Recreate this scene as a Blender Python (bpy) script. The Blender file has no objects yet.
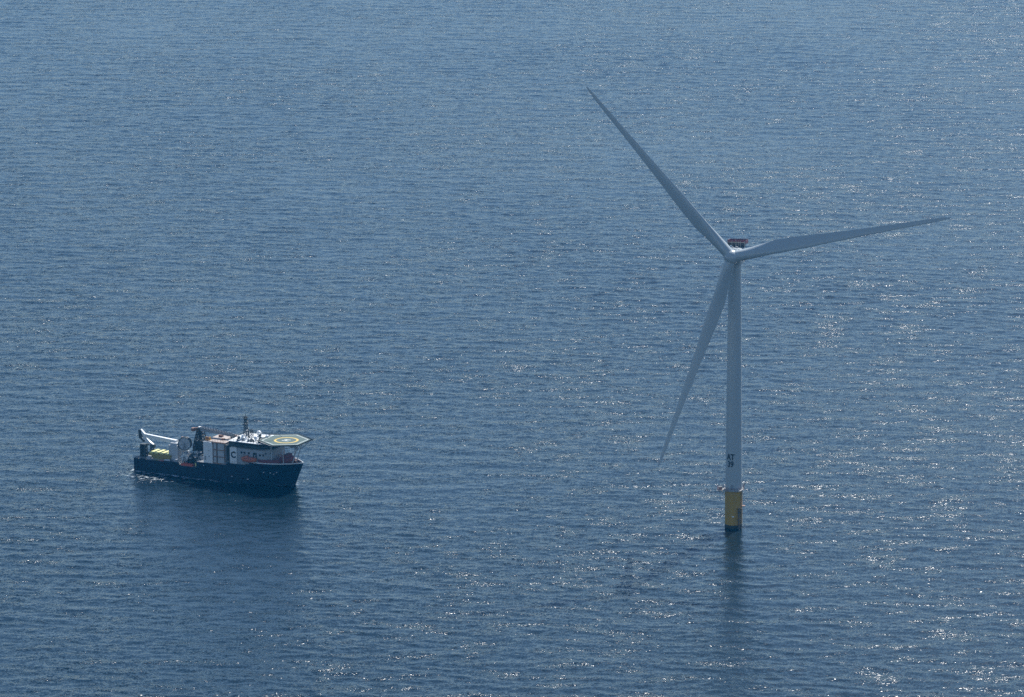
import bpy, bmesh, math, random
import numpy as np
from mathutils import Vector, Matrix, Euler

R = math.radians
SC = bpy.context.scene
COL = SC.collection
random.seed(7)

# ------------------------------------------------------------------ camera
FPX = 4400.0                      # focal length in pixels of the 1024 wide frame
CAM_H = 510.0
CAM_ROLL = -0.35
CAM_DEP = 12.5                    # degrees below the horizontal
cam_d = bpy.data.cameras.new('camera')
cam_d.sensor_width = 36.0
cam_d.lens = 36.0 * FPX / 1024.0
cam_d.clip_start = 1.0
cam_d.clip_end = 200000.0
cam = bpy.data.objects.new('camera', cam_d)
COL.objects.link(cam)
CAM_ROT = Matrix.Rotation(R(90 - CAM_DEP), 3, 'X') @ Matrix.Rotation(R(CAM_ROLL), 3, 'Z')
cam.location = (0, 0, CAM_H)
cam.rotation_euler = CAM_ROT.to_euler()
SC.camera = cam

# ------------------------------------------------------------------ light
SUN_EL, SUN_AZ = 47.0, 26.0       # azimuth clockwise from +Y (away from the camera), so to the right
world = bpy.data.worlds.new('World')
SC.world = world
world.use_nodes = True
wn = world.node_tree
wn.nodes.clear()
sky = wn.nodes.new('ShaderNodeTexSky')
sky.sky_type = 'NISHITA'
sky.sun_disc = False
sky.sun_elevation = R(SUN_EL)
sky.sun_rotation = R(SUN_AZ)
sky.air_density = 1.0
sky.dust_density = 0.0
sky.ozone_density = 2.0
sky.altitude = 500.0
bg = wn.nodes.new('ShaderNodeBackground')
bg.inputs['Strength'].default_value = 0.075
wo = wn.nodes.new('ShaderNodeOutputWorld')
wn.links.new(sky.outputs[0], bg.inputs[0])
wn.links.new(bg.outputs[0], wo.inputs[0])

sun_d = bpy.data.lights.new('sun', 'SUN')
sun_d.energy = 4.2
sun_d.angle = R(0.5)
sun_d.color = (1.0, 0.995, 0.965)
sun = bpy.data.objects.new('sun', sun_d)
COL.objects.link(sun)
sdir = Vector((math.sin(R(SUN_AZ)) * math.cos(R(SUN_EL)), math.cos(R(SUN_AZ)) * math.cos(R(SUN_EL)), math.sin(R(SUN_EL))))
sun.rotation_euler = sdir.to_track_quat('Z', 'Y').to_euler()

SC.view_settings.view_transform = 'Standard'
SC.view_settings.look = 'None'
SC.view_settings.gamma = 1.0
SC.view_settings.use_curve_mapping = False
SC.view_settings.exposure = 0.80
SC.render.engine = 'CYCLES'
SC.cycles.use_denoising = False
SC.cycles.max_bounces = 5
SC.cycles.sample_clamp_direct = 4.0
SC.cycles.sample_clamp_indirect = 4.0

def at(px, py, z=0.0):
    """the point at height z seen at a pixel of the photograph"""
    d = Vector(((px - 512.0) / FPX, (348.5 - py) / FPX, -1.0))
    d = CAM_ROT @ d
    t = (z - CAM_H) / d.z
    return Vector((0, 0, CAM_H)) + d * t

TB = at(733.5, 526.5)                            # foot of the turbine
SHIP_TH = 27.0
Lwl = 83.6
corner = at(133.4, 470.2)                       # starboard stern corner on the water
fwd = Vector((math.cos(R(SHIP_TH)), -math.sin(R(SHIP_TH)), 0))
port = Vector((math.sin(R(SHIP_TH)), math.cos(R(SHIP_TH)), 0))
HB = 9.6
SB = corner + port * HB

# ------------------------------------------------------------------ materials
def nodes_of(m):
    m.use_nodes = True
    nt = m.node_tree
    return nt, nt.nodes['Principled BSDF']

def paint(name, col, rough=0.45, wear=0.12, scale=0.8, streak=True, metallic=0.0, dirt=(0.16, 0.12, 0.09)):
    """weathered paint: patchy tone plus vertical run-off streaks"""
    m = bpy.data.materials.new(name)
    nt, b = nodes_of(m)
    tc = nt.nodes.new('ShaderNodeTexCoord')
    mp = nt.nodes.new('ShaderNodeMapping')
    mp.inputs['Scale'].default_value = (scale, scale, scale * (0.22 if streak else 1.0))
    n = nt.nodes.new('ShaderNodeTexNoise')
    n.inputs['Scale'].default_value = 1.0
    n.inputs['Detail'].default_value = 6.0
    n.inputs['Roughness'].default_value = 0.65
    cr = nt.nodes.new('ShaderNodeMapRange')
    cr.inputs['From Min'].default_value = 0.42
    cr.inputs['From Max'].default_value = 0.8
    cr.inputs['To Max'].default_value = wear * 3
    mx = nt.nodes.new('ShaderNodeMix')
    mx.data_type = 'RGBA'
    mx.inputs[6].default_value = (*col, 1)
    mx.inputs[7].default_value = (*[0.55 * c + 0.45 * d for c, d in zip(col, dirt)], 1)
    nt.links.new(tc.outputs['Object'], mp.inputs[0])
    nt.links.new(mp.outputs[0], n.inputs['Vector'])
    nt.links.new(n.outputs['Fac'], cr.inputs['Value'])
    nt.links.new(cr.outputs[0], mx.inputs[0])
    nt.links.new(mx.outputs[2], b.inputs['Base Color'])
    b.inputs['Roughness'].default_value = rough
    b.inputs['Metallic'].default_value = metallic
    return m

M = {
    'turbine': paint('turbine_grey', (0.42, 0.46, 0.475), 0.27, 0.06, 0.25),
    'yellow': paint('marine_yellow', (0.46, 0.27, 0.03), 0.5, 0.22, 0.5),
    'fouling': paint('marine_growth', (0.03, 0.035, 0.025), 0.8, 0.2, 1.2),
    'steel': paint('galvanised_steel', (0.36, 0.35, 0.33), 0.5, 0.2, 1.0),
    'rail_red': paint('red_rail', (0.15, 0.032, 0.055), 0.5, 0.12, 1.0),
    'rust': paint('rust_brown', (0.24, 0.13, 0.09), 0.7, 0.2, 1.0),
    'old_steel': paint('stained_steel', (0.10, 0.085, 0.065), 0.7, 0.25, 1.0),
    'house': paint('pale_grey_house', (0.33, 0.36, 0.39), 0.5, 0.16, 0.5),
    'letter': paint('black_lettering', (0.012, 0.014, 0.018), 0.6, 0.02, 1.0),
    'navy': paint('navy_hull', (0.004, 0.016, 0.036), 0.5, 0.05, 0.3, dirt=(0.10, 0.06, 0.05)),
    'white': paint('ship_white', (0.74, 0.75, 0.75), 0.45, 0.10, 0.5),
    'offwhite': paint('weathered_white', (0.46, 0.48, 0.50), 0.5, 0.18, 0.5),
    'grey': paint('ship_grey', (0.30, 0.32, 0.34), 0.55, 0.18, 0.6),
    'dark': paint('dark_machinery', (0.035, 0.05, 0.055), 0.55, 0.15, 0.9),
    'glass': paint('window_glass', (0.012, 0.018, 0.024), 0.08, 0.0, 1.0),
    'deck_grey': paint('deck_grey', (0.16, 0.17, 0.18), 0.75, 0.25, 0.4, streak=False),
    'deck_red': paint('deck_maroon', (0.17, 0.035, 0.045), 0.7, 0.2, 0.4, streak=False),
    'tan': paint('tan_roof', (0.40, 0.33, 0.29), 0.7, 0.25, 0.4, streak=False),
    'brown': paint('brown_frame', (0.26, 0.15, 0.10), 0.65, 0.2, 0.8),
    'orange': paint('lifeboat_orange', (0.45, 0.12, 0.06), 0.4, 0.10, 0.8),
    'redorange': paint('red_cargo', (0.55, 0.10, 0.06), 0.55, 0.15, 0.8),
    'mustard': paint('mustard_yellow', (0.30, 0.25, 0.06), 0.5, 0.15, 0.6),
    'paleyellow': paint('pale_yellow_cover', (0.74, 0.72, 0.28), 0.55, 0.12, 0.6, streak=False),
    'amber': paint('amber_yellow', (0.60, 0.33, 0.03), 0.5, 0.12, 0.8),
    'heligreen': paint('helideck_green', (0.05, 0.09, 0.08), 0.8, 0.16, 0.4, streak=False),
    'heliyellow': paint('helideck_yellow', (0.55, 0.38, 0.07), 0.7, 0.16, 0.8, streak=False),
    'heliwhite': paint('helideck_white', (0.48, 0.50, 0.48), 0.7, 0.10, 0.8, streak=False),
}
M['navy'].node_tree.nodes['Principled BSDF'].inputs['Specular IOR Level'].default_value = 0.25

# ------------------------------------------------------------------ helpers
def link(name, data, parent=None):
    o = bpy.data.objects.new(name, data)
    COL.objects.link(o)
    if parent is not None:
        o.parent = parent
    return o

def tag(o, label=None, cat=None, group=None, kind=None):
    if label: o['label'] = label
    if cat: o['category'] = cat
    if group: o['group'] = group
    if kind: o['kind'] = kind
    return o

def empty(name, loc, rot=(0, 0, 0)):
    o = link(name, None)
    o.empty_display_size = 2.0
    o.location = loc
    o.rotation_euler = rot
    return o

class MB:
    def __init__(self):
        self.bm = bmesh.new()
    def box(self, c, s, rz=0.0, taper=1.0):
        x, y, z = s[0] / 2, s[1] / 2, s[2] / 2
        rot = Matrix.Rotation(rz, 3, 'Z')
        vs = []
        for dz in (-z, z):
            k = taper if dz > 0 else 1.0
            for dx, dy in ((-x, -y), (x, -y), (x, y), (-x, y)):
                vs.append(self.bm.verts.new(Vector(c) + rot @ Vector((dx * k, dy * k, dz))))
        f = self.bm.faces.new
        f(vs[3::-1]); f(vs[4:8])
        for i in range(4):
            j = (i + 1) % 4
            f((vs[i], vs[j], vs[4 + j], vs[4 + i]))
        return self
    def span(self, a, b):
        a, b = Vector(a), Vector(b)
        return self.box((a + b) / 2, [abs(q) for q in (b - a)])
    def _frame(self, p0, p1):
        d = (Vector(p1) - Vector(p0)).normalized()
        up = Vector((0, 0, 1)) if abs(d.z) < 0.95 else Vector((1, 0, 0))
        s = d.cross(up).normalized()
        return d, s, s.cross(d).normalized()
    def beam(self, p0, p1, w, h, w1=None, h1=None):
        d, s, u = self._frame(p0, p1)
        w1 = w if w1 is None else w1
        h1 = h if h1 is None else h1
        vs = []
        for p, ww, hh in ((p0, w, h), (p1, w1, h1)):
            for a, b in ((-1, -1), (1, -1), (1, 1), (-1, 1)):
                vs.append(self.bm.verts.new(Vector(p) + s * a * ww / 2 + u * b * hh / 2))
        f = self.bm.faces.new
        f(vs[3::-1]); f(vs[4:8])
        for i in range(4):
            j = (i + 1) % 4
            f((vs[i], vs[j], vs[4 + j], vs[4 + i]))
        return self
    def tube(self, p0, p1, r0, r1=None, n=8, cap=True):
        r1 = r0 if r1 is None else r1
        d, s, u = self._frame(p0, p1)
        rings = []
        for p, r in ((p0, r0), (p1, r1)):
            rings.append([self.bm.verts.new(Vector(p) + (s * math.cos(2 * math.pi * k / n) + u * math.sin(2 * math.pi * k / n)) * r) for k in range(n)])
        self._skin(rings, cap)
        return self
    def _skin(self, rings, cap=True):
        n = len(rings[0])
        for a, b in zip(rings, rings[1:]):
            for k in range(n):
                j = (k + 1) % n
                try: self.bm.faces.new((a[k], a[j], b[j], b[k]))
                except ValueError: pass
        if cap:
            self.bm.faces.new(rings[0][::-1]); self.bm.faces.new(rings[-1])
    def lathe(self, prof, n=32, axis_o=(0, 0, 0), axis_d=(0, 0, 1), cap=True):
        d = Vector(axis_d).normalized()
        up = Vector((0, 0, 1)) if abs(d.z) < 0.95 else Vector((1, 0, 0))
        s = d.cross(up).normalized(); u = s.cross(d).normalized()
        rings = []
        for r, h in prof:
            rings.append([self.bm.verts.new(Vector(axis_o) + d * h + (s * math.cos(2 * math.pi * k / n) + u * math.sin(2 * math.pi * k / n)) * max(r, 1e-3)) for k in range(n)])
        self._skin(rings, cap)
        return self
    def prism(self, pts, z0, z1):
        a = [self.bm.verts.new((x, y, z0)) for x, y in pts]
        b = [self.bm.verts.new((x, y, z1)) for x, y in pts]
        self._skin([a, b], True)
        return self
    def ring(self, c, ri, ro, z0, z1, n=48, squash=1.0):
        vs = []
        for k in range(n):
            t = 2 * math.pi * k / n
            cs, sn = math.cos(t), math.sin(t)
            vs.append([self.bm.verts.new((c[0] + r * cs, c[1] + r * sn, z)) for r, z in ((ri, z0), (ro, z0), (ro, z1), (ri, z1))])
        for k in range(n):
            a, b = vs[k], vs[(k + 1) % n]
            for i in range(4):
                j = (i + 1) % 4
                self.bm.faces.new((a[i], b[i], b[j], a[j]))
        return self
    def railing(self, pts, h=1.1, r=0.05, step=2.0, rails=2, closed=False):
        pts = [Vector(p) for p in pts]
        if closed: pts = pts + [pts[0]]
        for a, b in zip(pts, pts[1:]):
            for k in range(1, rails + 1):
                z = Vector((0, 0, h * k / rails))
                self.tube(a + z, b + z, r, n=5, cap=False)
            m = max(1, int((b - a).length / step))
            for i in range(m):
                p = a.lerp(b, i / m)
                self.tube(p, p + Vector((0, 0, h)), r, n=5, cap=False)
        return self
    def build(self, name, mat, parent=None, smooth=False, angle=35):
        bmesh.ops.recalc_face_normals(self.bm, faces=self.bm.faces[:])
        me = bpy.data.meshes.new(name)
        self.bm.to_mesh(me); self.bm.free()
        me.materials.append(mat)
        if smooth:
            me.shade_smooth() if hasattr(me, 'shade_smooth') else None
            me.set_sharp_from_angle(angle=R(angle))
        return link(name, me, parent)

def build_each(mb, name, mat, parent, smooth=False, pieces=1):
    """one mesh per loose piece of the shape"""
    bm = mb.bm
    bm.verts.index_update(); bm.verts.ensure_lookup_table()
    seen, out = set(), []
    for v in bm.verts:
        if v.index in seen: continue
        stack, isl = [v], []
        seen.add(v.index)
        while stack:
            w = stack.pop(); isl.append(w)
            for e in w.link_edges:
                o = e.other_vert(w)
                if o.index not in seen:
                    seen.add(o.index); stack.append(o)
        out.append(isl)
    groups = [sum(out[i:i + pieces], []) for i in range(0, len(out), pieces)]
    obs = []
    for g in groups:
        nb = MB(); mp = {}
        for v in g: mp[v.index] = nb.bm.verts.new(v.co)
        fs = {f for v in g for f in v.link_faces}
        for f in fs: nb.bm.faces.new([mp[v.index] for v in f.verts])
        obs.append(nb.build(name, mat, parent, smooth))
    bm.free()
    return obs

def lattice(mb, p0, p1, w0, w1, n, r=0.08):
    """four-legged lattice mast between two points"""
    p0, p1 = Vector(p0), Vector(p1)
    d, s, u = mb._frame(p0, p1)
    prev = None
    for i in range(n + 1):
        t = i / n
        c = p0.lerp(p1, t); w = (w0 + (w1 - w0) * t) / 2
        q = [c + s * a * w + u * b * w for a, b in ((-1, -1), (1, -1), (1, 1), (-1, 1))]
        for k in range(4):
            mb.tube(q[k], q[(k + 1) % 4], r * 0.7, n=5)
            if prev:
                mb.tube(prev[k], q[k], r, n=5)
                mb.tube(prev[k], q[(k + 1) % 4], r * 0.7, n=5)
        prev = q
    return mb

def glyph_mesh(text, size, depth, bold=0.0):
    c = bpy.data.curves.new('lettering', 'FONT')
    c.body = text; c.size = size; c.extrude = depth / 2; c.offset = bold
    c.align_x = 'CENTER'
    o = bpy.data.objects.new('lettering', c)
    COL.objects.link(o)
    bpy.context.view_layer.update()
    me = bpy.data.meshes.new_from_object(o.evaluated_get(bpy.context.evaluated_depsgraph_get()))
    bpy.data.objects.remove(o); bpy.data.curves.remove(c)
    return me

# ------------------------------------------------------------------ sea
def axis_coords(lo, hi, step_fn, far):
    mid = [lo]
    while mid[-1] < hi:
        mid.append(mid[-1] + step_fn(mid[-1]))
    out_hi, out_lo, s = [], [], 4.0
    p, q = mid[-1], mid[0]
    while p < far or q > -far:
        s *= 1.35
        p += s; q -= s
        out_hi.append(p); out_lo.append(q)
    return np.array(out_lo[::-1] + mid + out_hi)

def build_sea():
    rng = np.random.default_rng(11)
    xs = axis_coords(-520.0, 520.0, lambda v: 1.15, 60000.0)
    ys = axis_coords(1500.0, 3900.0, lambda v: 1.25 * (max(v, 1600) / 1700.0) ** 1.2, 60000.0)
    X, Y = np.meshgrid(xs, ys)
    def fade(v, lo, hi, w):
        return np.clip((v - lo + w) / w, 0, 1) * np.clip((hi + w - v) / w, 0, 1)
    A = (fade(X, -480.0, 480.0, 40.0) * fade(Y, 1540.0, 3850.0, 40.0)).astype(np.float32)
    Z = np.zeros_like(X, dtype=np.float32)
    DX = np.zeros_like(Z); DY = np.zeros_like(Z)
    x = X.astype(np.float32); y = Y.astype(np.float32)
    # gust patches: the short waves are stronger in some places than in others
    G = np.ones_like(Z)
    for _ in range(14):
        lam = rng.uniform(120, 520); th = rng.uniform(0, math.pi)
        k = 2 * math.pi / lam
        G += 0.075 * np.sin(k * (x * math.cos(th) + y * math.sin(th) * 0.6) + rng.uniform(0, 6.28)).astype(np.float32)
    G = np.clip(G, 0.45, 1.6)
    main = R(-100)                                  # travelling towards the camera, a little to the left
    N = 170
    lams = np.exp(rng.uniform(math.log(3.6), math.log(32.0), N))
    for lam in lams:
        th = main + rng.normal(0, R(18 if lam > 14 else 27))
        k = 2 * math.pi / lam
        slope = 0.0092 * (1.0 if lam < 7 else (7.0 / lam) ** 0.95)
        a = slope / k
        ph = k * (x * math.cos(th) + y * math.sin(th)) + rng.uniform(0, 6.28)
        amp = a * (G if lam < 14 else 1.0)
        s = np.sin(ph)
        c = np.cos(ph)
        Z += amp * c
        DX -= 0.8 * amp * math.cos(th) * s
        DY -= 0.8 * amp * math.sin(th) * s
    co = np.empty((X.size, 3), dtype=np.float32)
    co[:, 0] = (x + DX * A).ravel(); co[:, 1] = (y + DY * A).ravel(); co[:, 2] = (Z * A).ravel()
    ny, nx = X.shape
    i = np.arange((ny - 1) * (nx - 1))
    r, c = i // (nx - 1), i % (nx - 1)
    v0 = r * nx + c
    faces = np.stack([v0, v0 + 1, v0 + nx + 1, v0 + nx], 1).astype(np.int32)
    me = bpy.data.meshes.new('sea')
    me.vertices.add(len(co)); me.vertices.foreach_set('co', co.ravel())
    me.loops.add(faces.size); me.loops.foreach_set('vertex_index', faces.ravel())
    me.polygons.add(len(faces)); me.polygons.foreach_set('loop_start', np.arange(0, faces.size, 4, dtype=np.int32))
    me.polygons.foreach_set('use_smooth', np.ones(len(faces), dtype=bool))
    me.update(calc_edges=True)
    # wash: 1 at the ship's side and at the turbine's foundation, falling off within a few metres
    wash = np.zeros(X.shape, dtype=np.float32)
    rx, ry = X - SB.x, Y - SB.y
    lx = rx * fwd.x + ry * fwd.y; ly = rx * port.x + ry * port.y
    nose = np.interp(lx, [56, 84], [1.0, 0.05])
    d = np.maximum(np.maximum(-lx, lx - Lwl), np.abs(ly) - HB * nose)
    wash = np.exp(-np.maximum(d, 0) / 4.5)
    stern = np.exp(-((lx - 14) / 22.0) ** 2 - ((ly + HB + 9) / 11.0) ** 2)
    wash = np.maximum(wash, 0.85 * stern)
    wash = wash + 0.5 * np.exp(-np.maximum(d, 0) / 2.2) * np.clip((52 - lx) / 20, 0, 1)
    dt = np.hypot(X - TB.x, Y - TB.y) - 4.0
    wash = np.maximum(wash, 0.9 * np.exp(-np.maximum(dt, 0) / 2.0))
    # calmer water in the lee of the foundation and of the ship
    ay = TB.y - Y
    calm = 0.9 * np.exp(-((X - TB.x) / (13.0 + 0.12 * np.abs(ay))) ** 2) * np.clip((ay + 4) / 6, 0, 1) * np.exp(-np.maximum(ay, 0) / 170.0)
    sx = X - (SB + fwd * 46).x; sy = (SB + fwd * 46).y - Y
    calm = np.maximum(calm, 0.3 * np.exp(-(sx / 46.0) ** 4) * np.clip((sy - 10) / 25, 0, 1) * np.exp(-np.maximum(sy - 60, 0) / 130.0))
    ac = me.attributes.new('calm', 'FLOAT', 'POINT')
    ac.data.foreach_set('value', calm.astype(np.float32).ravel())
    at_ = me.attributes.new('wash', 'FLOAT', 'POINT')
    at_.data.foreach_set('value', wash.astype(np.float32).ravel())
    print('SEA', nx, ny, 'rms height', Z[A > 0.9].std())
    m = bpy.data.materials.new('sea_water')
    nt, b = nodes_of(m)
    L = nt.links
    geo = nt.nodes.new('ShaderNodeNewGeometry')
    tc = nt.nodes.new('ShaderNodeTexCoord')
    def noise(scale, detail, stretch, rot=0.0):
        mp = nt.nodes.new('ShaderNodeMapping')
        mp.inputs['Scale'].default_value = stretch
        mp.inputs['Rotation'].default_value = (0, 0, rot)
        n = nt.nodes.new('ShaderNodeTexNoise')
        n.inputs['Scale'].default_value = scale
        n.inputs['Detail'].default_value = detail
        n.inputs['Roughness'].default_value = 0.6
        L.new(tc.outputs['Object'], mp.inputs[0]); L.new(mp.outputs[0], n.inputs['Vector'])
        return n
    def vmath(op, a=None, bb=None, va=None, vb=None, scale=None):
        v = nt.nodes.new('ShaderNodeVectorMath'); v.operation = op
        if a is not None: L.new(a, v.inputs[0])
        if bb is not None: L.new(bb, v.inputs[1])
        if va is not None: v.inputs[0].default_value = va
        if vb is not None: v.inputs[1].default_value = vb
        if scale is not None:
            if isinstance(scale, float): v.inputs['Scale'].default_value = scale
            else: L.new(scale, v.inputs['Scale'])
        return v.outputs[0]
    # capillary and short gravity ripples as slopes of the surface normal
    patch = noise(0.006, 3.0, (1.0, 0.7, 1.0))
    pr = nt.nodes.new('ShaderNodeMapRange')
    pr.inputs['From Min'].default_value = 0.3; pr.inputs['From Max'].default_value = 0.7
    pr.inputs['To Min'].default_value = 0.55; pr.inputs['To Max'].default_value = 1.25
    L.new(patch.outputs['Fac'], pr.inputs['Value'])
    tot = None
    for sc, det, st, rot, k in ((0.55, 2.0, (0.55, 1.0, 1.0), R(-8), RIPPLE[0]), (2.1, 2.0, (0.6, 1.0, 1.0), R(6), RIPPLE[1])):
        n = noise(sc, det, st, rot)
        v = vmath('SUBTRACT', n.outputs['Color'], vb=(0.5, 0.5, 0.5))
        v = vmath('MULTIPLY', v, vb=(k * 0.7, k, 0.0))
        tot = v if tot is None else vmath('ADD', tot, v)
    fresh = noise(0.11, 3.0, (0.42, 1.0, 1.0), R(5))
    fr = nt.nodes.new('ShaderNodeMapRange')
    fr.interpolation_type = 'SMOOTHSTEP'
    fr.inputs['From Min'].default_value = 0.42; fr.inputs['From Max'].default_value = 0.74
    fr.inputs['To Min'].default_value = FRESH[0]; fr.inputs['To Max'].default_value = FRESH[1]
    L.new(fresh.outputs['Fac'], fr.inputs['Value'])
    att = nt.nodes.new('ShaderNodeAttribute'); att.attribute_name = 'wash'
    am = nt.nodes.new('ShaderNodeMath'); am.operation = 'MULTIPLY'
    L.new(pr.outputs[0], am.inputs[0]); L.new(fr.outputs[0], am.inputs[1])
    aw = nt.nodes.new('ShaderNodeMath'); aw.operation = 'ADD'
    wv = nt.nodes.new('ShaderNodeMath'); wv.operation = 'MULTIPLY'; wv.inputs[1].default_value = 2.0
    L.new(att.outputs['Fac'], wv.inputs[0])
    atc = nt.nodes.new('ShaderNodeAttribute'); atc.attribute_name = 'calm'
    inv = nt.nodes.new('ShaderNodeMath'); inv.operation = 'SUBTRACT'; inv.inputs[0].default_value = 1.0
    L.new(atc.outputs['Fac'], inv.inputs[1])
    ak = nt.nodes.new('ShaderNodeMath'); ak.operation = 'MULTIPLY'
    L.new(am.outputs[0], ak.inputs[0]); L.new(inv.outputs[0], ak.inputs[1])
    L.new(ak.outputs[0], aw.inputs[0]); L.new(wv.outputs[0], aw.inputs[1])
    tot = vmath('SCALE', tot, scale=aw.outputs[0])
    # broken foam where the water washes along the hull and round the foundation
    fn = noise(0.55, 5.0, (0.8, 1.0, 1.0), 0.0)
    fa = nt.nodes.new('ShaderNodeMath'); fa.operation = 'MULTIPLY_ADD'
    L.new(att.outputs['Fac'], fa.inputs[0]); fa.inputs[1].default_value = 0.24
    L.new(fn.outputs['Fac'], fa.inputs[2])
    fm = nt.nodes.new('ShaderNodeMapRange')
    fm.inputs['From Min'].default_value = 0.72; fm.inputs['From Max'].default_value = 0.86
    L.new(fa.outputs[0], fm.inputs['Value'])
    mc = nt.nodes.new('ShaderNodeMix'); mc.data_type = 'RGBA'
    mc.inputs[6].default_value = (*WATER_COL, 1); mc.inputs[7].default_value = (0.55, 0.60, 0.62, 1)
    L.new(fm.outputs[0], mc.inputs[0]); L.new(mc.outputs[2], b.inputs['Base Color'])
    nn = vmath('NORMALIZE', vmath('ADD', geo.outputs['Normal'], tot))
    L.new(nn, b.inputs['Normal'])
    b.inputs['Roughness'].default_value = WATER_ROUGH
    b.inputs['IOR'].default_value = 1.333
    me.materials.append(m)
    tag(link('sea', me), 'blue sea with small wind waves and sun glints', kind='structure')

FRESH = (0.95, 4.5)
RIPPLE = (0.42, 0.80)
WATER_COL = (0.0003, 0.0085, 0.015)
WATER_ROUGH = 0.21
build_sea()

# ------------------------------------------------------------------ air
def build_haze():
    mb = MB()
    mb.span((-9000, -2500, -30), (9000, 12000, 560))
    m = bpy.data.materials.new('hazy_air')
    m.use_nodes = True
    nt = m.node_tree
    nt.nodes.clear()
    out = nt.nodes.new('ShaderNodeOutputMaterial')
    v = nt.nodes.new('ShaderNodeVolumePrincipled')
    v.inputs['Color'].default_value = (*HAZE_COL, 1)
    v.inputs['Density'].default_value = HAZE_D
    v.inputs['Anisotropy'].default_value = 0.0
    nt.links.new(v.outputs[0], out.inputs['Volume'])
    tag(mb.build('haze', m), 'thin blue sea haze', kind='stuff')
HAZE_COL = (0.04, 0.45, 1.0)
HAZE_D = 0.000026
build_haze()

# ------------------------------------------------------------------ wind turbine
turb = empty('wind_turbine', TB)
tag(turb, 'pale grey three bladed offshore wind turbine on a yellow foundation standing in the sea', 'wind turbine')
# local frame: x right, y away from the camera
TP_TOP = 17.6
HUB_H = 126.1
mb = MB(); mb.lathe([(3.95, 1.43), (3.95, TP_TOP - 0.45), (3.8, TP_TOP - 0.42)], 64)
mb.build('foundation', M['yellow'], turb, True)
MB().lathe([(3.9, -12.0), (3.97, 0.9), (3.98, 1.45)], 64).build('waterline_band', M['fouling'], turb, True)
# platform with its railing and lay-down extension on the left
mb = MB(); mb.lathe([(4.6, TP_TOP - 0.4), (4.9, TP_TOP - 0.25), (4.9, TP_TOP), (3.0, TP_TOP + 0.01)], 48)
mb.box((-5.6, -0.6, TP_TOP - 0.2), (3.6, 4.4, 0.38))
for yy in (-2.2, 1.0):
    mb.beam((-3.9, yy, TP_TOP - 2.4), (-7.0, yy, TP_TOP - 0.5), 0.25, 0.25)
plat = mb.build('platform', M['steel'], turb)
mb = MB()
pts = [(4.8 * math.cos(t), 4.8 * math.sin(t), TP_TOP) for t in [R(a) for a in range(-152, 153, 16)]]
mb.railing(pts, 1.2, 0.06, 1.6, 2)
mb.railing([(-4.2, -2.75, TP_TOP), (-7.35, -2.75, TP_TOP), (-7.35, 1.55, TP_TOP), (-4.4, 1.55, TP_TOP)], 1.2, 0.06, 1.2, 3)
mb.build('railing', M['rail_red'], plat)
mb = MB()
mb.box((-6.1, -0.5, TP_TOP + 0.65), (1.7, 2.2, 1.25))
mb.build('equipment_box', M['dark'], plat)
mb = MB()
mb.tube((4.55, -1.3, TP_TOP), (4.55, -1.3, TP_TOP + 2.6), 0.22, 0.18)
mb.beam((4.4, -1.3, TP_TOP + 2.5), (5.6, -1.9, TP_TOP + 3.3), 0.3, 0.35)
mb.box((4.6, -1.3, TP_TOP + 2.3), (0.6, 0.6, 0.8))
mb.build('davit_crane', M['tan'], turb)
# boat landing on the right of the foundation
mb = MB()
for a in (-64, -50):
    ca, sa = math.cos(R(a)), math.sin(R(a))
    for rr in (5.0,):
        mb.tube((rr * ca, rr * sa, -4), (rr * ca, rr * sa, 9.5), 0.27, n=8)
        for zz in (0.5, 4.0, 7.5, 9.2):
            mb.tube((3.9 * ca, 3.9 * sa, zz), (rr * ca, rr * sa, zz), 0.22, n=6)
for i in range(22):
    z = -0.5 + i * 0.45
    mb.tube((5.0 * math.cos(R(-64)), 5.0 * math.sin(R(-64)), z), (5.0 * math.cos(R(-50)), 5.0 * math.sin(R(-50)), z), 0.05, n=5)
mb.build('boat_landing', M['old_steel'], turb)
mb = MB()
a = R(-38)
for da in (-0.06, 0.06):
    mb.tube((4.25 * math.cos(a + da), 4.25 * math.sin(a + da), 9), (4.25 * math.cos(a + da), 4.25 * math.sin(a + da), TP_TOP), 0.06, n=5)
for i in range(24):
    z = 9 + i * 0.36
    mb.tube((4.25 * math.cos(a - .06), 4.25 * math.sin(a - .06), z), (4.25 * math.cos(a + .06), 4.25 * math.sin(a + .06), z), 0.04, n=5)
mb.box((4.6 * math.cos(R(-12)), 4.6 * math.sin(R(-12)), 9.9), (1.4, 1.6, 0.25))
mb.build('ladder', M['rust'], turb)
MB().box((-0.45, -3.98, 5.6), (1.1, 0.08, 0.55)).build('sign_plate', M['white'], turb)
# tower
prof = [(3.78, TP_TOP)]
for i in range(1, 25):
    t = i / 24.0
    prof.append((3.78 - 0.95 * t ** 1.15, TP_TOP + (HUB_H - 4.2 - TP_TOP) * t))
mb = MB(); mb.lathe(prof, 64)
tower = mb.build('tower', M['turbine'], turb, True)
for zz in (46.0, 82.0):
    rr = 3.78 - 0.95 * ((zz - TP_TOP) / (HUB_H - 4.2 - TP_TOP)) ** 1.15
    MB().lathe([(rr - 0.3, zz - 0.2), (rr + 0.03, zz - 0.14), (rr + 0.03, zz + 0.14), (rr - 0.3, zz + 0.2)], 64).build('flange', M['turbine'], tower, True)
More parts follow.
